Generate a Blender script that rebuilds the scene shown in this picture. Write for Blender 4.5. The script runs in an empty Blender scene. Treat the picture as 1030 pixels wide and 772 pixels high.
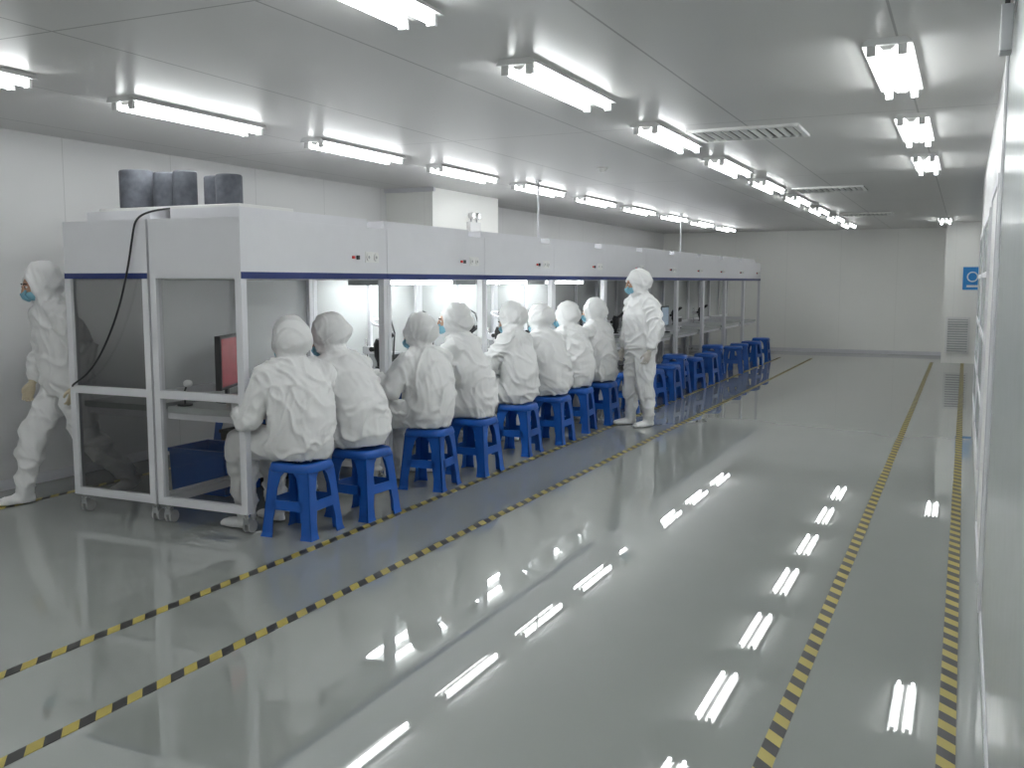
import bpy, bmesh, math, random
from mathutils import Vector, Matrix, noise, Euler
random.seed(4)
scene=bpy.context.scene
scene.view_settings.view_transform='Standard'
scene.view_settings.exposure=0.3
COL=scene.collection

# ------------------------------------------------------------ materials
def new_mat(name):
    m=bpy.data.materials.new(name); m.use_nodes=True
    nt=m.node_tree; b=nt.nodes['Principled BSDF']
    return m,nt,b
def pmat(name,col,rough=.5,metal=0,spec=.5,var=.06,vscale=8,bump=0,bscale=60,emis=None,estr=0,coat=0):
    m,nt,b=new_mat(name)
    tc=nt.nodes.new('ShaderNodeTexCoord')
    n=nt.nodes.new('ShaderNodeTexNoise'); n.inputs['Scale'].default_value=vscale; n.inputs['Detail'].default_value=4
    nt.links.new(tc.outputs['Object'],n.inputs['Vector'])
    r=nt.nodes.new('ShaderNodeMapRange'); r.inputs['To Min'].default_value=1-var; r.inputs['To Max'].default_value=1+var
    nt.links.new(n.outputs['Fac'],r.inputs['Value'])
    mx=nt.nodes.new('ShaderNodeVectorMath'); mx.operation='SCALE'; mx.inputs[0].default_value=col
    nt.links.new(r.outputs['Result'],mx.inputs['Scale'])
    nt.links.new(mx.outputs[0],b.inputs['Base Color'])
    b.inputs['Roughness'].default_value=rough; b.inputs['Metallic'].default_value=metal
    b.inputs['Specular IOR Level'].default_value=spec
    b.inputs['Coat Weight'].default_value=coat
    if bump:
        n2=nt.nodes.new('ShaderNodeTexNoise'); n2.inputs['Scale'].default_value=bscale; n2.inputs['Detail'].default_value=5
        nt.links.new(tc.outputs['Object'],n2.inputs['Vector'])
        bp=nt.nodes.new('ShaderNodeBump'); bp.inputs['Strength'].default_value=bump; bp.inputs['Distance'].default_value=.01
        nt.links.new(n2.outputs['Fac'],bp.inputs['Height']); nt.links.new(bp.outputs[0],b.inputs['Normal'])
    if emis:
        b.inputs['Emission Color'].default_value=(*emis,1); b.inputs['Emission Strength'].default_value=estr
    return m
def panel_mat(name,col,rough,axes,periods,offs,line=.006,dark=.55,bump=.02):
    m,nt,b=new_mat(name); N=nt.nodes.new; Lk=nt.links.new
    tc=N('ShaderNodeTexCoord'); sp=N('ShaderNodeSeparateXYZ'); Lk(tc.outputs['Object'],sp.inputs[0])
    last=None
    for ax,p,o in zip(axes,periods,offs):
        a=N('ShaderNodeMath'); a.operation='ADD'; a.inputs[1].default_value=o; Lk(sp.outputs[ax],a.inputs[0])
        d=N('ShaderNodeMath'); d.operation='DIVIDE'; d.inputs[1].default_value=p; Lk(a.outputs[0],d.inputs[0])
        fr=N('ShaderNodeMath'); fr.operation='FRACT'; Lk(d.outputs[0],fr.inputs[0])
        lt=N('ShaderNodeMath'); lt.operation='LESS_THAN'; lt.inputs[1].default_value=line/p; Lk(fr.outputs[0],lt.inputs[0])
        if last is None: last=lt
        else:
            mxx=N('ShaderNodeMath'); mxx.operation='MAXIMUM'; Lk(last.outputs[0],mxx.inputs[0]); Lk(lt.outputs[0],mxx.inputs[1]); last=mxx
    n=N('ShaderNodeTexNoise'); n.inputs['Scale'].default_value=.7; n.inputs['Detail'].default_value=3; Lk(tc.outputs['Object'],n.inputs['Vector'])
    r=N('ShaderNodeMapRange'); r.inputs['To Min'].default_value=.95; r.inputs['To Max'].default_value=1.04; Lk(n.outputs['Fac'],r.inputs['Value'])
    sc=N('ShaderNodeVectorMath'); sc.operation='SCALE'; sc.inputs[0].default_value=col; Lk(r.outputs[0],sc.inputs['Scale'])
    mix=N('ShaderNodeMix'); mix.data_type='RGBA'; Lk(last.outputs[0],mix.inputs['Factor']); Lk(sc.outputs[0],mix.inputs['A'])
    mix.inputs['B'].default_value=(col[0]*dark,col[1]*dark,col[2]*dark,1); Lk(mix.outputs['Result'],b.inputs['Base Color'])
    b.inputs['Roughness'].default_value=rough
    return m

M={}
M['ceil']=panel_mat('ceiling_panel',(.62,.615,.605),.34,['X','Y'],[1.18,3.9],[.35,.6],.012,.5)
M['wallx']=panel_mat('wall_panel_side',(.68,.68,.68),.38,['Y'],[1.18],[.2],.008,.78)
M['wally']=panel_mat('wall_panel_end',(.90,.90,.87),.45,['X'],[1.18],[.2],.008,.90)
M['white']=pmat('powder_coated_white',(.72,.72,.75),.38,var=.03)
M['whiteplastic']=pmat('white_plastic',(.78,.78,.77),.4)
M['partition']=pmat('grey_blue_partition',(.44,.47,.48),.22)
M['bluestripe']=pmat('navy_stripe',(.012,.03,.16),.35)
M['blue']=pmat('blue_stool_plastic',(.010,.10,.44),.36,var=.1,vscale=5)
M['table']=pmat('table_laminate',(.45,.47,.47),.35)
M['dark']=pmat('black_plastic',(.018,.018,.02),.4)
M['grey']=pmat('grey_metal',(.40,.41,.42),.4,metal=.3)
M['caster']=pmat('caster_rubber',(.42,.42,.42),.5)
M['chrome']=pmat('chrome',(.7,.7,.7),.2,metal=1)
M['red']=pmat('red_switch',(.6,.02,.015),.35)
M['screen']=pmat('monitor_screen_red',(.28,.06,.065),.25,emis=(.6,.14,.15),estr=.15,vscale=14,var=.5)
M['screen2']=pmat('monitor_screen_grey',(.05,.06,.07),.2,emis=(.3,.4,.5),estr=.35,vscale=10,var=.5)
M['suit']=pmat('cleanroom_suit_fabric',(.80,.80,.80),.75,var=.03,vscale=6,bump=.22,bscale=14)
M['skin']=pmat('skin',(.50,.29,.20),.5,var=.08,vscale=30)
M['mask']=pmat('surgical_mask',(.22,.46,.58),.7,var=.06,vscale=30)
M['glove']=pmat('latex_glove',(.58,.50,.36),.5,var=.08,vscale=20)
M['glovew']=pmat('nitrile_glove_white',(.62,.58,.54),.5,var=.08,vscale=20)
M['brow']=pmat('brow',(.02,.015,.012),.8)
M['eye']=pmat('eye_white',(.7,.7,.68),.3)
M['roll']=pmat('dark_grey_roll',(.13,.14,.165),.7,var=.5,vscale=22,bump=.5,bscale=18)
M['rollend']=pmat('roll_end_paper',(.25,.26,.28),.8,var=.3,vscale=30)
M['sign']=pmat('blue_sign',(.03,.25,.62),.4)
M['tube']=pmat('fluorescent_tube',(.9,.9,.9),.3,emis=(.965,1,1),estr=16)
M['btube']=pmat('bench_tube',(.9,.9,.9),.3,emis=(.95,1,1),estr=24)
def glass_mat(name,lo,hi,frost=0,f0=.04):
    m,nt,b=new_mat(name); N=nt.nodes.new; Lk=nt.links.new
    nt.nodes.remove(b); out=nt.nodes['Material Output']
    t=N('ShaderNodeBsdfTransparent'); g=N('ShaderNodeBsdfGlossy'); g.inputs['Roughness'].default_value=.03 if not frost else .5
    n=N('ShaderNodeTexNoise'); n.inputs['Scale'].default_value=2; tc=N('ShaderNodeTexCoord'); Lk(tc.outputs['Object'],n.inputs['Vector'])
    r=N('ShaderNodeMapRange'); r.inputs['To Min'].default_value=lo; r.inputs['To Max'].default_value=hi; Lk(n.outputs['Fac'],r.inputs['Value'])
    cb=N('ShaderNodeCombineXYZ'); [Lk(r.outputs[0],cb.inputs[i]) for i in range(3)]; Lk(cb.outputs[0],t.inputs['Color'])
    lw=N('ShaderNodeLayerWeight'); lw.inputs['Blend'].default_value=.5
    pw=N('ShaderNodeMath'); pw.operation='POWER'; pw.inputs[1].default_value=5; Lk(lw.outputs['Facing'],pw.inputs[0])
    f=N('ShaderNodeMapRange'); f.inputs['To Min'].default_value=f0; f.inputs['To Max'].default_value=.9; Lk(pw.outputs[0],f.inputs['Value'])
    base=t
    if frost:
        d=N('ShaderNodeBsdfDiffuse'); d.inputs['Color'].default_value=(.75,.78,.78,1)
        m0=N('ShaderNodeMixShader'); m0.inputs[0].default_value=frost; Lk(t.outputs[0],m0.inputs[1]); Lk(d.outputs[0],m0.inputs[2]); base=m0
    mx=N('ShaderNodeMixShader'); Lk(f.outputs[0],mx.inputs[0]); Lk(base.outputs[0],mx.inputs[1]); Lk(g.outputs[0],mx.inputs[2]); Lk(mx.outputs[0],out.inputs[0])
    return m
M['glass']=glass_mat('clear_acrylic',.76,.84)
M['glassd']=glass_mat('smoked_acrylic',.34,.42)
M['frost']=glass_mat('frosted_partition',.85,.9,frost=.5,f0=.02)
def floor_mat():
    m,nt,b=new_mat('epoxy_floor'); N=nt.nodes.new; Lk=nt.links.new
    tc=N('ShaderNodeTexCoord')
    n=N('ShaderNodeTexNoise'); n.inputs['Scale'].default_value=.5; n.inputs['Detail'].default_value=5; Lk(tc.outputs['Object'],n.inputs['Vector'])
    r=N('ShaderNodeValToRGB'); r.color_ramp.elements[0].color=(.295,.312,.298,1); r.color_ramp.elements[1].color=(.33,.348,.334,1)
    r.color_ramp.elements[0].position=.3; r.color_ramp.elements[1].position=.7
    Lk(n.outputs['Fac'],r.inputs[0]); Lk(r.outputs[0],b.inputs['Base Color'])
    b.inputs['Roughness'].default_value=.0; b.inputs['IOR'].default_value=2.5
    n2=N('ShaderNodeTexNoise'); n2.inputs['Scale'].default_value=1.3; n2.inputs['Detail'].default_value=0; Lk(tc.outputs['Object'],n2.inputs['Vector'])
    bp=N('ShaderNodeBump'); bp.inputs['Strength'].default_value=.035; bp.inputs['Distance'].default_value=.005
    Lk(n2.outputs['Fac'],bp.inputs['Height']); Lk(bp.outputs[0],b.inputs['Normal'])
    return m
M['floor']=floor_mat()
def tape_mat():
    m,nt,b=new_mat('hazard_tape'); N=nt.nodes.new; Lk=nt.links.new
    tc=N('ShaderNodeTexCoord'); sp=N('ShaderNodeSeparateXYZ'); Lk(tc.outputs['Object'],sp.inputs[0])
    a=N('ShaderNodeMath'); a.operation='ADD'; Lk(sp.outputs['X'],a.inputs[0]); Lk(sp.outputs['Y'],a.inputs[1])
    d=N('ShaderNodeMath'); d.operation='DIVIDE'; d.inputs[1].default_value=.15; Lk(a.outputs[0],d.inputs[0])
    fr=N('ShaderNodeMath'); fr.operation='FRACT'; Lk(d.outputs[0],fr.inputs[0])
    lt=N('ShaderNodeMath'); lt.operation='LESS_THAN'; lt.inputs[1].default_value=.5; Lk(fr.outputs[0],lt.inputs[0])
    mix=N('ShaderNodeMix'); mix.data_type='RGBA'; Lk(lt.outputs[0],mix.inputs['Factor'])
    mix.inputs['A'].default_value=(.42,.34,.07,1); mix.inputs['B'].default_value=(.025,.025,.025,1)
    Lk(mix.outputs['Result'],b.inputs['Base Color']); b.inputs['Roughness'].default_value=.4
    return m
M['tape']=tape_mat()

# ------------------------------------------------------------ mesh builder
class MB:
    def __init__(s): s.v=[];s.f=[];s.m=[];s.mats=[];s.sm=[]
    def mi(s,k):
        if k not in s.mats: s.mats.append(k)
        return s.mats.index(k)
    def add(s,vs,fs,k,smooth=False):
        o=len(s.v); s.v+= [tuple(v) for v in vs]; i=s.mi(k)
        for f in fs: s.f.append([a+o for a in f]); s.m.append(i); s.sm.append(smooth)
    def box(s,x0,x1,y0,y1,z0,z1,k):
        if x0>x1:x0,x1=x1,x0
        if y0>y1:y0,y1=y1,y0
        s.add([(x0,y0,z0),(x1,y0,z0),(x1,y1,z0),(x0,y1,z0),(x0,y0,z1),(x1,y0,z1),(x1,y1,z1),(x0,y1,z1)],
              [(0,3,2,1),(4,5,6,7),(0,1,5,4),(1,2,6,5),(2,3,7,6),(3,0,4,7)],k)
    def hexa(s,b,t,k):
        s.add(list(b)+list(t),[(0,3,2,1),(4,5,6,7),(0,1,5,4),(1,2,6,5),(2,3,7,6),(3,0,4,7)],k)
    def quad(s,a,b,c,d,k): s.add([a,b,c,d],[(0,1,2,3)],k)
    def cyl(s,p0,p1,r0,r1=None,k='grey',n=16,k2=None):
        r1=r0 if r1 is None else r1
        s.loft([p0,p1],[(r0,r0),(r1,r1)],k=k,n=n)
    def loft(s,pts,rad,xa=None,k='suit',n=20,smooth=True):
        pts=[Vector(p) for p in pts]; vs=[];fs=[]; prev=None
        for i,p in enumerate(pts):
            t=(pts[min(i+1,len(pts)-1)]-pts[max(i-1,0)]).normalized()
            if xa is not None: x=Vector(xa)
            elif prev is not None: x=prev
            else: x=Vector((1,0,0)) if abs(t.x)<.8 else Vector((0,1,0))
            x=(x-t*x.dot(t)).normalized(); y=t.cross(x); prev=x
            a,b=rad[i] if isinstance(rad[i],tuple) else (rad[i],rad[i])
            for j in range(n):
                an=2*math.pi*j/n; vs.append(p+x*a*math.cos(an)+y*b*math.sin(an))
        for i in range(len(pts)-1):
            for j in range(n):
                j2=(j+1)%n; fs.append((i*n+j,i*n+j2,(i+1)*n+j2,(i+1)*n+j))
        s.add(vs,fs,k,smooth)
        o=len(s.v)-len(vs)
        i=s.mi(k)
        s.f.append([o+j for j in range(n)][::-1]);s.m.append(i);s.sm.append(False)
        s.f.append([o+(len(pts)-1)*n+j for j in range(n)]);s.m.append(i);s.sm.append(False)
    def sph(s,c,r,k='suit',rot=None,nu=20,nv=12):
        c=Vector(c); r=r if isinstance(r,tuple) else (r,r,r); vs=[];fs=[]
        R=rot if rot is not None else Matrix.Identity(3)
        vs.append(c+R@Vector((0,0,r[2])))
        for i in range(1,nv):
            th=math.pi*i/nv
            for j in range(nu):
                ph=2*math.pi*j/nu
                vs.append(c+R@Vector((r[0]*math.sin(th)*math.cos(ph),r[1]*math.sin(th)*math.sin(ph),r[2]*math.cos(th))))
        vs.append(c+R@Vector((0,0,-r[2])))
        for j in range(nu):
            j2=(j+1)%nu
            fs.append((0,1+j,1+j2))
            for i in range(nv-2): a=1+i*nu; fs.append((a+j,a+nu+j,a+nu+j2,a+j2))
            fs.append((1+(nv-2)*nu+j,len(vs)-1,1+(nv-2)*nu+j2))
        s.add(vs,fs,k,True)
    def tube(s,pts,r,k,n=8): s.loft(pts,[(r,r)]*len(pts),k=k,n=n)
    def ring(s,c,rx,rz,r,rot,k,n=28,m=8):
        vs=[];fs=[]; c=Vector(c)
        for i in range(n):
            a=2*math.pi*i/n; d=Vector((math.cos(a)*rx,0,math.sin(a)*rz)); dn=Vector((math.cos(a),0,math.sin(a)))
            for j in range(m):
                b=2*math.pi*j/m; vs.append(c+rot@(d+dn*r*math.cos(b)+Vector((0,1,0))*r*math.sin(b)))
        for i in range(n):
            for j in range(m): fs.append((i*m+j,i*m+(j+1)%m,((i+1)%n)*m+(j+1)%m,((i+1)%n)*m+j))
        s.add(vs,fs,k,True)
    def mesh(s,name):
        me=bpy.data.meshes.new(name); me.from_pydata(s.v,[],s.f); 
        for k in s.mats: me.materials.append(M[k])
        for p,i,sm in zip(me.polygons,s.m,s.sm): p.material_index=i; p.use_smooth=sm
        bm=bmesh.new(); bm.from_mesh(me); bmesh.ops.recalc_face_normals(bm,faces=bm.faces); bm.to_mesh(me); bm.free()
        return me
    def obj(s,name,loc=(0,0,0),rz=0,bevel=0,parent=None):
        o=bpy.data.objects.new(name,s.mesh(name)); COL.objects.link(o); o.location=loc; o.rotation_euler=(0,0,rz)
        if bevel:
            b=o.modifiers.new('bevel','BEVEL'); b.width=bevel; b.segments=2; b.limit_method='ANGLE'; b.angle_limit=math.radians(50)
        if parent: o.parent=parent
        return o
def inst(name,me,loc,rz=0,bevel=0):
    o=bpy.data.objects.new(name,me); COL.objects.link(o); o.location=loc; o.rotation_euler=(0,0,rz)
    if bevel:
        b=o.modifiers.new('bevel','BEVEL'); b.width=bevel; b.segments=2; b.limit_method='ANGLE'; b.angle_limit=math.radians(50)
    return o

# ------------------------------------------------------------ room
XL,XR,YB,YF,H=-6.65,.14,-3.0,23.0,2.75
def simple(name,b,k,bevel=0):
    mb=MB(); mb.box(*b,k); return mb.obj(name,bevel=bevel)
simple('floor',(XL-.1,1.7,YB-.1,YF+.1,-.1,0),'floor')
simple('ceiling',(XL-.1,1.7,YB-.1,YF+.1,H,H+.1),'ceil')
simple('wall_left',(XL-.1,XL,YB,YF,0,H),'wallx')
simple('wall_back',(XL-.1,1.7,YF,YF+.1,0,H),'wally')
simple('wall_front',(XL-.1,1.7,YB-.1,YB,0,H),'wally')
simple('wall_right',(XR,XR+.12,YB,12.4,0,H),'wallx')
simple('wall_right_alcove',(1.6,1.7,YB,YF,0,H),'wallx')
mb=MB(); mb.box(-.38,1.6,21.0,YF,0,H,'wally'); mb.obj('wall_back_pilaster')
simple('column_left',(XL,-5.98,10.55,12.4,0,H),'wally')
simple('baseboard_left',(XL,XL+.012,YB,YF,0,.08),'white')
simple('baseboard_back',(XL,-.38,YF-.012,YF,0,.08),'white')
simple('trim_column',(XL,-5.94,10.51,10.55,H-.05,H),'white')
def rframe(name,y0,y1,z0,z1,w=.05,t=.012,fill=None,rails=()):
    mb=MB(); x1=XR-.001; x0=x1-t
    mb.box(x0,x1,y0,y0+w,z0,z1,'white'); mb.box(x0,x1,y1-w,y1,z0,z1,'white')
    mb.box(x0,x1,y0+w,y1-w,z1-w,z1,'white'); mb.box(x0,x1,y0+w,y1-w,z0,z0+w,'white')
    for z in rails: mb.box(x0,x1,y0+w,y1-w,z-.02,z+.02,'white')
    if fill: mb.box(x1-.004,x1,y0+w,y1-w,z0+w,z1-w,fill)
    return mb.obj(name)
rframe('window_1',9.9,12.1,.3,2.1,fill='partition',rails=(.75,1.2,1.65)); rframe('window_2',7.4,9.6,.3,2.1,fill='partition',rails=(.75,1.2,1.65)); rframe('door_1',5.6,6.9,0.005,2.15,fill='whiteplastic')
rframe('door_2',1.0,5.0,0.005,H-.02,fill='partition')
simple('trim_right',(XR-.015,XR,5.1,5.2,0,H),'white')

for i,x in enumerate((-3.5,-2.85,-.54,.01,-6.14)):
    mb=MB(); mb.box(x-.03,x+.03,-2.5,21,.0005,.002,'tape'); mb.obj('floor_marking_tape')

# lights
def fixture_mesh():
    mb=MB()
    mb.hexa([(-.115,-.64,-.028),(.115,-.64,-.028),(.115,.64,-.028),(-.115,.64,-.028)],[(-.09,-.65,0),(.09,-.65,0),(.09,.65,0),(-.09,.65,0)],'whiteplastic')
    for s in(-1,1):
        for q in(-1,1): mb.box(q*.07-.02,q*.07+.02,s*.60,s*.622,-.075,-.028,'whiteplastic')
        mb.cyl((s*.07,-.6,-.054),(s*.07,.6,-.054),.017,k='tube',n=8)
    mb.hexa([(-.02,-.6,-.045),(.02,-.6,-.045),(.02,.6,-.045),(-.02,.6,-.045)],[(-.04,-.6,-.028),(.04,-.6,-.028),(.04,.6,-.028),(-.04,.6,-.028)],'whiteplastic')
    return mb.mesh('ceiling_light')
fm=fixture_mesh()
for k in range(-1,10): inst('ceiling_light',fm,(-4.87+.02*k,3.30+1.95*k,H))
for y in (-1,1.0,3.10,5.35,7.6,9.75,11.85,14.05,16.2,18.4,20.5): inst('ceiling_light',fm,(-2.17,y,H))
for y in (-1.2,1.1,3.4,5.7,8.0,10.3,19.8): inst('ceiling_light',fm,(-.39,y,H))

for y in (7.75,12.8,17.8):
    mb=MB(); w,d=.42,.30
    mb.box(-w,w,-d,-d+.04,-.02,0,'whiteplastic'); mb.box(-w,w,d-.04,d,-.02,0,'whiteplastic')
    mb.box(-w,-w+.04,-d+.04,d-.04,-.02,0,'whiteplastic'); mb.box(w-.04,w,-d+.04,d-.04,-.02,0,'whiteplastic')
    mb.box(-w+.04,w-.04,-d+.04,d-.04,-.004,-.001,'dark')
    for i in range(11):
        x=-w+.08+i*(2*w-.16)/10; mb.hexa([(x-.018,-d+.04,-.018),(x-.008,-d+.04,-.018),(x-.008,d-.04,-.018),(x-.018,d-.04,-.018)],[(x+.008,-d+.04,-.005),(x+.018,-d+.04,-.005),(x+.018,d-.04,-.005),(x+.008,d-.04,-.005)],'whiteplastic')
    mb.obj('air_diffuser',(-1.58,y,H))
for p in ((-3.4,9.5),):
    mb=MB(); mb.cyl((0,0,0),(0,0,-.02),.055,.05,'whiteplastic',20); mb.cyl((0,0,-.02),(0,0,-.045),.035,.025,'whiteplastic',20); mb.obj('smoke_detector',(*p,H))

mb=MB(); mb.box(-.22,.22,-.02,0,-.36,.36,'whiteplastic')
for i in range(14): 
    z=-.31+i*.0477; mb.hexa([(-.18,-.03,z-.012),(.18,-.03,z-.012),(.18,-.02,z-.012),(-.18,-.02,z-.012)],[(-.18,-.024,z+.008),(.18,-.024,z+.008),(.18,-.02,z+.008),(-.18,-.02,z+.008)],'grey')
mb.obj('return_air_grille',(-.10,20.999,.55))
mb=MB(); mb.box(-.17,.17,-.008,0,-.22,.22,'sign'); mb.ring((0,-.012,.03),.09,.09,.012,Matrix.Identity(3),'whiteplastic'); mb.box(-.1,.1,-.012,-.008,-.17,-.13,'whiteplastic'); mb.obj('safety_sign',(.12,20.999,1.66))
mb=MB(); mb.box(0,.06,-.15,.15,-.14,.0,'whiteplastic')
for s in(-1,1):
    mb.cyl((.03,s*.08,0),(.03,s*.08,.05),.01,k='grey'); mb.cyl((.0,s*.08,.09),(.07,s*.08,.08),.035,.05,'whiteplastic',16); mb.cyl((.07,s*.08,.08),(.075,s*.08,.08),.042,k='chrome')
mb.obj('emergency_light',(-5.979,11.6,2.38),bevel=.004)
mb=MB(); mb.box(0,.045,-.05,.05,-.09,.09,'grey'); mb.cyl((.022,0,.09),(.022,0,.16),.010,k='dark'); mb.obj('wall_junction_box',(XR-.06,4.4,2.585),bevel=.004)

# ------------------------------------------------------------ benches
L=1.68
def bench(flip=1,lit=False,endstripe=False,endglass='glass'):
    mb=MB(); fx=lambda x:x*flip
    def B(x0,x1,y0,y1,z0,z1,k): mb.box(fx(x0),fx(x1),y0,y1,z0,z1,k)
    D=.75; l=L-.004
    for x in (-.05,-D):
        for y in (0,l-.05): B(x,x+.05,y,y+.05,.13,1.62,'white')
    for z in (.13,.84): B(-D+.05,-.05,0,.05,z,z+.05,'white')
    if endglass:
        for a,b in((.18,.84),(.89,1.62)): mb.quad((fx(-D+.05),.023,a),(fx(-.05),.023,a),(fx(-.05),.023,b),(fx(-D+.05),.023,b),endglass)
    B(-D+.05,-.05,l-.05,l,.13,.18,'white')
    for z in (.13,.84): B(-D,-D+.05,.05,l-.05,z,z+.05,'white')
    if flip==1:
        X=-D+.023; mb.quad((X,.05,.89),(X,l-.05,.89),(X,l-.05,1.62),(X,.05,1.62),'frost')
        B(-D,-D+.05,l*.5-.02,l*.5+.02,.89,1.62,'white')
    B(-D+.06,-.07,.055,l-.055,.74,.78,'table'); B(-D+.06,-.09,.055,l-.055,.70,.738,'white')
    B(-D,0,0,l,1.62,2.0,'white')
    B(0,.004,0,l,1.618,1.660,'bluestripe')
    B(-D+.06,-.05,.06,l-.06,1.612,1.62,'whiteplastic')
    if endstripe: B(-D,0,-.004,0,1.618,1.655,'bluestripe')
    B(-D+.08,-.10,.12,l-.12,2.0,2.07,'white')
    B(0,.003,l-.30,l-.12,1.74,1.82,'whiteplastic')
    for yy in (l-.26,l-.16): mb.cyl((fx(.002),yy,1.78),(fx(.009),yy,1.78),.028,k='whiteplastic'); mb.cyl((fx(.009),yy,1.78),(fx(.0105),yy,1.78),.012,k='grey',n=10)
    B(0,.012,l-.47,l-.445,1.765,1.785,'red'); B(0,.012,l-.415,l-.385,1.76,1.79,'dark')
    if lit:
        for xx in(-.25,-.45): mb.cyl((fx(xx),.25,1.59),(fx(xx),l-.25,1.59),.014,k='btube',n=6)
        B(-.5,-.2,.2,.25,1.57,1.615,'grey'); B(-.5,-.2,l-.25,l-.2,1.57,1.615,'grey')
    for x in (-.045,-D+.045):
        for y in (.05,l-.05):
            X=fx(x); mb.cyl((X,y,.13),(X,y,.095),.022,k='chrome'); mb.box(X-.022,X+.022,y-.018,y+.018,.055,.10,'grey')
            for q in(-1,1): mb.cyl((X+q*.012,y+.02,.042),(X+q*.028,y+.02,.042),.041,k='caster',n=18)
    return mb.mesh('laminar_flow_bench')
X1=-4.05
G=dict((g,(bench(1,endglass=g),bench(1,lit=True,endglass=g),bench(-1,endglass=g))) for g in('glass',None)); bE=bench(-1,endstripe=True,endglass='glassd')
for k in range(10):
    y=4.75+L*k; g=G['glass' if k in(0,5) else None]
    inst('laminar_flow_bench',g[1] if k in(1,2,3) else g[0],(X1,y,0),bevel=.004)
    inst('laminar_flow_bench',bE if k==0 else g[2],(X1-1.52,y,0),bevel=.004)
for y in(10.4,16.6):
    mb=MB(); mb.cyl((0,0,2.07),(0,0,H),.012,k='white'); mb.cyl((0,0,H-.02),(0,0,H),.035,k='white'); mb.cyl((0,0,2.07),(0,0,2.085),.035,k='white'); mb.obj('service_conduit',(-4.5,y,0))
mb=MB(); mb.box(-.62,.62,-.28,.28,0,.03,'whiteplastic'); mb.obj('packing_board',(-4.88,5.28,2.072),bevel=.005)
for (x,y,r,h) in ((-5.26,5.12,.115,.26),(-5.03,5.16,.085,.24),(-4.84,5.14,.08,.24),(-4.68,5.26,.078,.21),(-4.46,5.14,.088,.20),(-5.14,5.42,.1,.24)):
    mb=MB(); mb.loft([(0,0,0),(0,0,.01),(0,0,h-.01),(0,0,h)],[r-.006,r,r,r-.006],k='roll',n=28)
    mb.loft([(0,0,h),(0,0,h+.002)],[r-.012,r-.012],k='rollend',n=28); mb.ring((0,0,h+.003),.025,.025,.004,Matrix.Rotation(math.pi/2,3,'X'),'rollend')
    mb.obj('material_roll',(x,y,2.102))
def curve(name,pts,r,k):
    cu=bpy.data.curves.new(name,'CURVE'); cu.dimensions='3D'; cu.bevel_depth=r; cu.bevel_resolution=3
    sp=cu.splines.new('NURBS'); sp.points.add(len(pts)-1)
    for p,q in zip(sp.points,pts): p.co=(*q,1)
    sp.use_endpoint_u=True; sp.order_u=4
    cu.materials.append(M[k]); o=bpy.data.objects.new(name,cu); COL.objects.link(o); return o
curve('power_cable',[(-4.8,4.95,2.08),(-4.86,4.73,2.05),(-4.90,4.725,1.95),(-4.94,4.725,1.75),(-5.04,4.72,1.42),(-5.23,4.72,1.1),(-5.40,4.72,.94),(-5.55,4.72,.885),(-5.58,4.8,.87)],.007,'dark')

# ------------------------------------------------------------ stools
def stool_mesh():
    mb=MB(); h=.47
    def hw(z): return .142+(.185-.142)*(1-z/h)
    def sq(z,r,seg=32,e=4.5):
        out=[]
        for i in range(seg):
            a=2*math.pi*i/seg; c,s=math.cos(a),math.sin(a)
            out.append((r*math.copysign(abs(c)**(2/e),c),r*math.copysign(abs(s)**(2/e),s),z))
        return out
    rings=[sq(h-.055,.165),sq(h-.050,.170),sq(h-.015,.160),sq(h-.004,.154),sq(h,.142),sq(h-.004,.120)]
    vs=[v for r in rings for v in r]; S=32; fs=[]
    for i in range(len(rings)-1):
        for j in range(S): fs.append((i*S+j,i*S+(j+1)%S,(i+1)*S+(j+1)%S,(i+1)*S+j))
    fs.append(tuple((len(rings)-1)*S+j for j in range(S))); fs.append(tuple(range(S))[::-1])
    mb.add(vs,fs,'blue',True)
    t=.008
    zs=[.0,.03,.10,.19,.22,.30,.38,.43]
    lw=[.085,.075,.068,.078,.082,.075,.09,.13]
    for sx in(-1,1):
        for sy in(-1,1):
            for i in range(len(zs)-1):
                a,b=hw(zs[i]),hw(zs[i+1]); wa,wb=lw[i],lw[i+1]
                if i==0: a+=.006
                mb.hexa([(sx*a,sy*a,zs[i]),(sx*(a-wa),sy*a,zs[i]),(sx*(a-wa),sy*(a-t),zs[i]),(sx*a,sy*(a-t),zs[i])],
                        [(sx*b,sy*b,zs[i+1]),(sx*(b-wb),sy*b,zs[i+1]),(sx*(b-wb),sy*(b-t),zs[i+1]),(sx*b,sy*(b-t),zs[i+1])],'blue')
                mb.hexa([(sx*a,sy*a,zs[i]),(sx*(a-t),sy*a,zs[i]),(sx*(a-t),sy*(a-wa),zs[i]),(sx*a,sy*(a-wa),zs[i])],
                        [(sx*b,sy*b,zs[i+1]),(sx*(b-t),sy*b,zs[i+1]),(sx*(b-t),sy*(b-wb),zs[i+1]),(sx*b,sy*(b-wb),zs[i+1])],'blue')
    for s in(-1,1):
        a,b=hw(.175),hw(.235)
        mb.hexa([(-a+.05,s*a,.175),(a-.05,s*a,.175),(a-.05,s*(a-t),.175),(-a+.05,s*(a-t),.175)],[(-b+.05,s*b,.235),(b-.05,s*b,.235),(b-.05,s*(b-t),.235),(-b+.05,s*(b-t),.235)],'blue')
        mb.hexa([(s*a,-a+.05,.175),(s*a,a-.05,.175),(s*(a-t),a-.05,.175),(s*(a-t),-a+.05,.175)],[(s*b,-b+.05,.235),(s*b,b-.05,.235),(s*(b-t),b-.05,.235),(s*(b-t),-b+.05,.235)],'blue')
    return mb.mesh('plastic_stool')
sm=stool_mesh()
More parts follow.
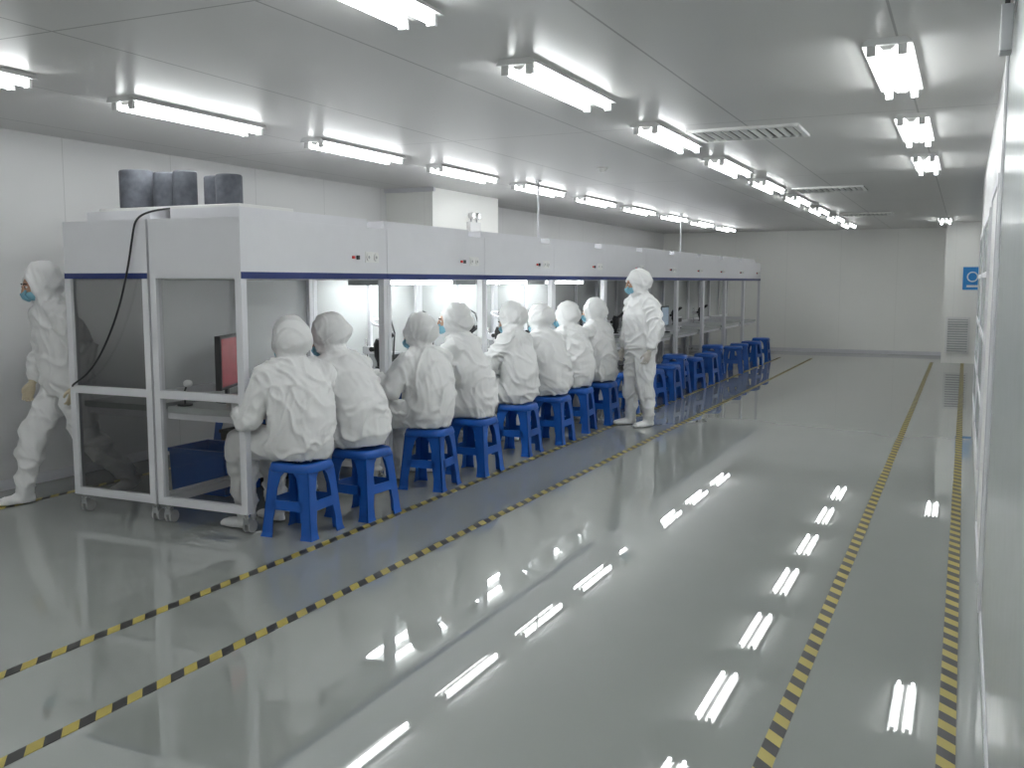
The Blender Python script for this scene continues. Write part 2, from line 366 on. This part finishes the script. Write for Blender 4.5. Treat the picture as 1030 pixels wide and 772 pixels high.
seats=[(-3.79,4.97,.05),(-3.71,5.54,-.08),(-3.75,6.54,.1),(-3.69,7.20,0),(-3.75,8.20,.05),(-3.70,8.92,0),(-3.75,9.72,.1),(-3.71,10.38,0)]
for x,y,r in seats: inst('plastic_stool',sm,(x,y,0),r)
for x,y in((-3.72,11.5),(-3.68,12.15),(-3.66,12.9),(-3.74,13.6),(-3.7,14.3),(-3.68,15.2),(-3.74,15.9),(-3.66,17.1),(-3.72,17.9),(-3.66,18.7),(-3.7,19.9)):
    inst('plastic_stool',sm,(x,y,0),random.uniform(-.3,.3))
for x,y in((-3.74,13.6),(-3.74,15.9)): inst('plastic_stool',sm,(x,y,.09),.1)
for y in(6.8,7.7,8.5,9.4,13.0,14.1,15.2,16.5,17.8): inst('plastic_stool',sm,(-5.85,y,0),random.uniform(-.1,.1))

# ------------------------------------------------------------ people
def remesh(mb,name,vox,smooth_it=4,disp=None,clamp=None):
    me=mb.mesh('tmp'); o=bpy.data.objects.new('tmp',me); COL.objects.link(o)
    r=o.modifiers.new('r','REMESH'); r.mode='VOXEL'; r.voxel_size=vox; r.use_smooth_shade=True
    if smooth_it:
        s=o.modifiers.new('s','SMOOTH'); s.factor=.5; s.iterations=smooth_it
    dg=bpy.context.evaluated_depsgraph_get(); ev=o.evaluated_get(dg)
    m2=bpy.data.meshes.new_from_object(ev); m2.name=name
    bpy.data.objects.remove(o); bpy.data.meshes.remove(me)
    if disp:
        ns=[v.normal.copy() for v in m2.vertices]
        for v,nn in zip(m2.vertices,ns): v.co+=nn*disp(v.co)
    if clamp:
        for v in m2.vertices: clamp(v.co)
    m2.materials.clear()
    for p in m2.polygons: p.use_smooth=True; p.material_index=0
    return m2
def hand_mesh(side,curl,k):
    mb=MB(); s=side
    mb.loft([(0,-.04,0),(0,0,0),(0,.03,0),(0,.07,0),(0,.092,0)],[(.031,.026),(.027,.02),(.038,.018),(.042,.016),(.037,.011)],xa=(1,0,0),k=k,n=16)
    for i,(x,l,a) in enumerate(((-.030,.070,-.10),(-.010,.080,-.03),(.010,.074,.03),(.029,.058,.12))):
        x*=s; a*=s; p=Vector((x,.082,0)); c=curl*(.8+.12*i); pts=[Vector((x*.9,.06,0)),p.copy()]; ang=c*.35
        for seg in(.45,.32,.25):
            p=p+Vector((math.sin(a)*math.cos(ang),math.cos(a)*math.cos(ang),-math.sin(ang)))*l*seg; pts.append(p.copy()); ang+=c*.75
        mb.loft(pts,[.0095,.0098,.009,.0082,.007],k=k,n=10); mb.sph(pts[-1],.0072,k,nu=10,nv=6)
    pts=[Vector((-.022*s,.012,-.004)),Vector((-.042*s,.036,-.012)),Vector((-.056*s,.062,-.02)),Vector((-.054*s,.086,-.032))]
    mb.loft(pts,[.015,.0125,.0105,.0085],k=k,n=10); mb.sph(pts[-1],.0085,k,nu=10,nv=6)
    m=remesh(mb,'hand',.0042,2); m.materials.append(M[k]); return m
def suit_disp(seed,zhead,foot):
    off=Vector((seed*7.3,seed*3.1,seed*1.7))
    def d(p):
        w=noise.noise(p*2.4+off); w2=noise.noise(p*2.4-off)
        q=Vector((p.x*4.5+w*2.4,p.y*4.5-w2*2.4,p.z*6+w*2.6))+off
        ridge=max(0,1-abs(noise.noise(q))*3.4)
        q2=Vector((p.x*9+w2*4,p.y*9+w*4,p.z*4.5))+off*2
        r2=max(0,1-abs(noise.noise(q2))*3.6)
        if p.z>zhead: return .007*r2+.008*ridge-.004+.003*noise.noise(p*14+off)
        amp=.3 if p.z<foot else 1
        return amp*(.020*(ridge**1.3)+.008*r2**1.3-.005)
    return d
def person(loc,rz,J,seed,glove='glovew',voxel=.010,clamp=None):
    root=bpy.data.objects.new('cleanroom_worker',None); COL.objects.link(root); root.location=loc; root.rotation_euler=(0,0,rz)
    mb=MB()
    sp=[Vector(p) for p in J['spine']]
    R=J.get('trad',[(.16,.135),(.21,.17),(.21,.165),(.22,.16),(.20,.12),(.10,.09)])
    xa=J.get('xa',(1,0,0))
    mb.loft(sp,R,xa=xa,n=28)
    C=Vector(J['head']); yaw,pitch,roll=J.get('hrot',(0,0,0))
    Rm=(Matrix.Rotation(yaw,3,'Z')@Matrix.Rotation(pitch,3,'X')@Matrix.Rotation(roll,3,'Y'))
    rr=random.Random(seed); hs=1+rr.uniform(-.03,.05)
    mb.sph(C+Rm@Vector((0,-.030,.014)),(.118*hs,.128*hs,.136),rot=Rm,nu=28,nv=18)
    mb.sph(C+Rm@Vector((0,-.055,-.02)),(.124*hs,.112*hs,.092),rot=Rm)
    mb.sph(C+Rm@Vector((0,.015,-.05)),(.098,.095,.095),rot=Rm)
    mb.ring(C+Rm@Vector((0,.083,-.012)),.068,.086,.015,Rm,'suit')
    mb.ring(C+Rm@Vector((0,.0,.01)),.119*hs,.138,.006,Rm,'suit')
    nb=sp[-1]; up=(C-nb).normalized()
    mb.loft([nb-up*.115,nb-up*.10,nb-up*.03,nb+up*.03,C-up*.075],[(.215,.150),(.205,.148),(.140,.120),(.090,.092),(.098,.100)],xa=xa,n=28)
    for s,k in((-1,'L'),(1,'R')):
        S,E,W=[Vector(p) for p in J['arm'+k]]
        mb.loft([nb-up*.02,S+(nb-S)*.35,S],[.080,.082,.085],n=18)
        mb.sph(S,.088)
        mb.loft([S,S.lerp(E,.5),E],[.090,.084,.076],n=18); mb.sph(E,.078)
        mb.loft([E,E.lerp(W,.45),E.lerp(W,.86),W],[.078,.070,.056,.034],n=18)
        Hh,K,A,T=[Vector(p) for p in J['leg'+k]]
        mb.sph(Hh,.115); mb.loft([Hh,Hh.lerp(K,.5),K],[.118,.106,.094],n=20); mb.sph(K,.094)
        mb.loft([K,K.lerp(A,.25),K.lerp(A,.40),K.lerp(A,.46),K.lerp(A,.8),A],[.094,.096,.094,.076,.070,.060],n=20)
        fd=(T-A); fdir=Vector((fd.x,fd.y,0)).normalized()
        hz=A-Vector((0,0,.065)) if 'heel'+k not in J else Vector(J['heel'+k])
        heel=hz-fdir*.05; fdn=(T-heel).normalized(); side=fdn.cross(Vector((0,0,1)))
        mb.sph(A,.062); mb.loft([A,hz+fdir*.01],[.060,.05],n=18)
        mb.loft([heel-fdn*.012,heel+fdn*.03,heel+fdn*.10,heel.lerp(T,.72),T-fdn*.015,T],[(.022,.028),(.038,.040),(.044,.046),(.050,.036),(.040,.026),(.018,.014)],xa=side,n=18)
    d=suit_disp(seed,C.z-.1,.12)
    m=remesh(mb,'suit',voxel,2,d,clamp); m.materials.append(M['suit'])
    o=bpy.data.objects.new('suit',m); COL.objects.link(o); o.parent=root
    fb=MB()
    F=lambda x,y,z:C+Rm@Vector((x,y,z))
    fb.sph(F(0,.044,-.012),(.070,.084,.092),'skin',Rm,24,16)
    fb.loft([F(0,.120,.022),F(0,.132,.0),F(0,.144,-.022),F(0,.130,-.034)],[.008,.010,.013,.008],k='skin',n=10)
    for s in(-1,1):
        fb.sph(F(s*.028,.115,.012),(.014,.010,.008),'eye',Rm,14,8); fb.sph(F(s*.028,.1235,.012),(.006,.004,.0062),'brow',Rm,10,6)
        fb.loft([F(s*.045,.108,.030),F(s*.028,.120,.036),F(s*.012,.122,.031)],[.003,.0042,.003],k='brow',n=8)
        fb.loft([F(s*.044,.107,.014),F(s*.028,.121,.021),F(s*.014,.120,.016)],[.002,.003,.002],k='skin',n=8)
    fb.obj('face',parent=root)
    kb=MB(); kb.sph(F(0,.054,-.052),(.071,.086,.054),'mask',Rm,24,14); kb.loft([F(0,.122,-.012),F(0,.152,-.03),F(0,.148,-.06),F(0,.124,-.09)],[(.03,.008),(.034,.012),(.036,.012),(.03,.008)],xa=Rm@Vector((1,0,0)),k='mask',n=14)
    kb.obj('face_mask',parent=root)
    for s,k in((-1,'L'),(1,'R')):
        E,W=Vector(J['arm'+k][1]),Vector(J['arm'+k][2])
        dr=Vector(J.get('hd'+k,(W-E))).normalized(); pn=Vector(J.get('pn'+k,(0,0,1)))
        z=(pn-dr*pn.dot(dr)).normalized(); x=dr.cross(z)
        mt=Matrix(((x.x,dr.x,z.x),(x.y,dr.y,z.y),(x.z,dr.z,z.z))).to_4x4(); mt.translation=W+dr*.02
        ho=bpy.data.objects.new('hand_'+('left' if s<0 else 'right'),HAND[(glove,s)]); COL.objects.link(ho); ho.parent=root; ho.matrix_local=mt
    return root
HAND={}
for g in('glove','glovew'):
    for s in(-1,1): HAND[(g,s)]=hand_mesh(s,.9,g)

def seated(x,y,rz,seed,lean=.18,hp=-.35,hyaw=0,arm=0,sh=0,legrot=0,dz=0,hf=.04):
    s=.47
    J=dict(spine=[(0,-.01,s+.02),(0,-.01,s+.10),(0,-.03+lean*.12,s+.27),(sh*.2,-.01+lean*.5,s+.42),(sh*.5,lean*.92,s+.53+dz),(sh*.7,lean*1.15,s+.59+dz)],
      head=(sh,lean*1.15+hf,s+.735+dz), hrot=(hyaw,hp,0))
    rot=Matrix.Rotation(legrot,3,'Z')
    for k,g in(('L',-1),('R',1)):
        e=rot@Vector((g*.245,lean*.9+.13,s+.27+(arm if g<0 else 0))); w=rot@Vector((g*.13,.43,s+.365+(arm*1.3 if g<0 else 0)))
        J['arm'+k]=((sh*.5+g*.19,lean*.88,s+.505+dz),tuple(e),tuple(w)); J['hd'+k]=tuple(rot@Vector((-g*.35,.8,-.12)))
        J['leg'+k]=((g*.09,.02,s+.115),)+tuple(tuple(rot@Vector(q)) for q in ((g*.13,.42,s+.085),(g*.13,.38,.09),(g*.16,.58,.022)))
    def clamp(c):
        if c.z<.006: c.z=.006
        if abs(c.x)<.21 and abs(c.y)<.20 and .34<c.z<s+.004: c.z=s+.004
    person((x,y,0),rz,J,seed,clamp=clamp)
Q=math.pi/2
P=[(.09,-.30,.15,.0,-.48,.33,.02,.03,0),(.21,-.55,.30,0,-.15,.15,.02,.06,0),(.07,-.35,.3,0,-.30,.25,.0,.03,.03),(.13,-.15,.6,0,.05,0,.07,.04,0),
   (.08,-.55,.1,.10,-.05,.0,.05,.03,.08),(.13,-.5,0,.03,-.25,.2,.02,.04,0),(.12,-.35,.35,.02,-.30,.2,.03,.03,0),(.08,-.25,.2,.03,-.2,.1,.06,.03,0)]
for i,(ln,hp,hy,sh,tr,lr,dz,hf,am) in enumerate(P):
    x,y,r=seats[i]; seated(x,y,Q+tr,i+1,ln,hp,hy,arm=am,sh=sh,legrot=lr,dz=dz,hf=hf)
ST=[(.175,.14),(.22,.17),(.215,.165),(.225,.16),(.20,.12),(.10,.09)]
J=dict(spine=[(0,.0,.78),(0,0,.90),(0,.0,1.08),(0,.01,1.24),(0,0,1.36),(0,.02,1.43)],head=(0,.06,1.59),hrot=(-.15,-.3,0),
  armL=((-.20,0,1.35),(-.285,-.02,1.09),(-.27,.06,.85)),armR=((.20,0,1.35),(.285,-.02,1.09),(.27,.07,.85)),
  legL=((-.10,0,.88),(-.12,.02,.48),(-.13,-.03,.10),(-.15,.17,.022)),legR=((.10,0,.88),(.11,.05,.49),(.11,.06,.10),(.14,.26,.022)),
  trad=ST,pnL=(-1,0,0),pnR=(1,0,0))
def flo(c):
    if c.z<.006: c.z=.006
person((-3.24,10.38,0),Q+.85,J,20,clamp=flo)
J=dict(spine=[(0,.0,.78),(0,0,.88),(0,.02,1.06),(0,.05,1.24),(0,.08,1.36),(0,.10,1.43)],head=(0,.15,1.59),hrot=(0.05,-.35,0),
  armL=((-.20,.08,1.35),(-.265,-.05,1.11),(-.25,.02,.87)),armR=((.20,.08,1.35),(.255,.08,1.09),(.23,.17,.87)),
  legL=((-.10,0,.87),(-.11,-.08,.47),(-.10,-.36,.16),(-.11,-.20,.022)),legR=((.10,0,.87),(.11,.22,.49),(.10,.30,.10),(.11,.50,.022)),
  heelL=(-.10,-.40,.10),trad=ST,pnL=(-1,0,0),pnR=(1,0,.2))
person((-5.92,5.03,0),math.pi-.38,J,31,glove='glove',clamp=flo)

# ------------------------------------------------------------ bench-top equipment
def monitor(x,y,rz,k,s=1):
    mb=MB(); mb.cyl((0,0,0),(0,0,.015),.10,.10,'dark',24); mb.box(-.02,.02,-.03,-.01,.015,.14,'dark')
    mb.box(-.24*s,.24*s,-.02,.02,.10,.10+.36*s,'dark'); mb.box(-.22*s,.22*s,.02,.022,.12,.08+.36*s,k)
    mb.obj('computer_monitor',(x,y,.781),rz,bevel=.004)
def microscope(x,y,rz):
    mb=MB(); mb.box(-.1,.1,-.02,.22,0,.025,'white'); mb.cyl((0,.19,.02),(0,.19,.34),.014,k='chrome'); mb.box(-.03,.03,.06,.21,.22,.28,'white')
    mb.loft([(0,.06,.15),(0,.06,.2),(0,.06,.3),(0,.05,.34)],[.025,.045,.05,.04],k='dark'); mb.cyl((0,.06,.10),(0,.06,.15),.02,.025,'dark')
    for s in(-1,1): mb.cyl((s*.03,.04,.31),(s*.034,-.06,.39),.016,.018,'dark')
    for s in(-1,1): mb.cyl((s*.03,.1,.26),(s*.07,.1,.26),.02,k='dark')
    mb.cyl((0,.06,.10),(0,.06,.115),.04,k='dark'); mb.obj('stereo_microscope',(x,y,.781),rz,bevel=.002)
def maglamp(x,y,rz):
    mb=MB(); mb.cyl((0,0,0),(0,0,.02),.07,.06,'white',20)
    mb.tube([(0,0,.02),(0,-.02,.2),(.0,.0,.38),(0,-.06,.5),(0,-.16,.54),(0,-.22,.48)],.008,'dark')
    mb.ring((0,-.24,.46),.07,.07,.014,Matrix.Rotation(math.pi/2-.4,3,'X'),'white'); mb.cyl((0,-.24,.455),(0,-.24,.462),.06,k='glass',n=20); mb.obj('magnifier_lamp',(x,y,.781),rz)
def tray(x,y,rz,k='blue'):
    mb=MB(); mb.box(-.12,.12,-.08,.08,0,.006,k)
    for a in((-.12,.12,-.08,-.074),(-.12,.12,.074,.08),(-.12,-.114,-.074,.074),(.114,.12,-.074,.074)): mb.box(*a,.006,.05,k)
    mb.obj('parts_tray',(x,y,.781),rz)
def supply(x,y,rz,k='white'):
    mb=MB(); mb.box(-.12,.12,-.09,.09,.012,.20,k); mb.box(-.10,.10,.09,.094,.11,.18,'dark')
    for q in(-.06,0,.06): mb.cyl((q,.09,.06),(q,.11,.06),.014,k='red' if q==0 else 'dark',n=14)
    for a in(-.1,.1):
        for b in(-.08,.08): mb.cyl((a,b,0),(a,b,.014),.012,k='dark',n=10)
    mb.obj('bench_power_supply',(x,y,.781),rz,bevel=.004)
monitor(-4.54,5.18,-Q+.42,'screen',1.0)
for y in(5.75,6.85,7.55,8.4,9.15,10.0,10.65): microscope(-4.34,y,Q)
for y in(7.12,7.8,8.72,9.5): maglamp(-4.42,y,Q+2.7)
for y in(6.1,12.0): tray(-4.6,y,Q)
for y,k in((6.60,'white'),(7.3,'grey'),(8.65,'white'),(9.4,'grey'),(10.3,'white'),(11.0,'grey'),(12.6,'white'),(14.35,'grey'),(16.8,'white')): supply(-4.63,y,-Q,k)
for y in(11.75,13.9,15.3): monitor(-4.40,y,-Q,'screen2',.9)
for y in(12.9,13.4,14.62,15.9,17.7): microscope(-4.34,y,Q)
mb=MB(); mb.cyl((0,0,0),(0,0,.012),.05,k='dark'); mb.tube([(0,0,.01),(0,0,.1),(.02,0,.14)],.006,'dark'); mb.sph((.03,0,.15),(.03,.03,.025),'whiteplastic'); mb.obj('web_camera',(-4.66,4.88,.781))
# equipment on the floor under the first benches
def crate(x,y,w,d,h,k,name):
    mb=MB(); mb.box(-w,w,-d,d,0,.02,k)
    for s in(-1,1):
        mb.hexa([(-w,s*d,.02),(w,s*d,.02),(w,s*(d-.012),.02),(-w,s*(d-.012),.02)],[(-w-.01,s*(d+.01),h),(w+.01,s*(d+.01),h),(w+.01,s*(d-.004),h),(-w-.01,s*(d-.004),h)],k)
        mb.hexa([(s*w,-d,.02),(s*w,d,.02),(s*(w-.012),d,.02),(s*(w-.012),-d,.02)],[(s*(w+.01),-d-.01,h),(s*(w+.01),d+.01,h),(s*(w-.004),d+.01,h),(s*(w-.004),-d-.01,h)],k)
    mb.box(-w-.018,w+.018,-d-.018,-d-.008,h-.03,h,k); mb.box(-w-.018,w+.018,d+.008,d+.018,h-.03,h,k)
    mb.obj(name,(x,y,.001),0,bevel=.003)
crate(-5.20,5.75,.26,.20,.34,'blue','storage_crate'); crate(-5.20,6.30,.26,.18,.40,'dark','storage_crate')

# ------------------------------------------------------------ world, camera
w=bpy.data.worlds.new('world'); scene.world=w; w.use_nodes=True
w.node_tree.nodes['Background'].inputs[0].default_value=(.5,.52,.52,1); w.node_tree.nodes['Background'].inputs[1].default_value=.05
cam=bpy.data.cameras.new('camera'); co=bpy.data.objects.new('camera',cam); COL.objects.link(co); scene.camera=co
cam.sensor_width=36; cam.lens=976/1030*36; cam.clip_start=.02
co.location=(0,0,1.6); co.rotation_euler=(Q-math.atan(103/976),0,math.atan(456/981))
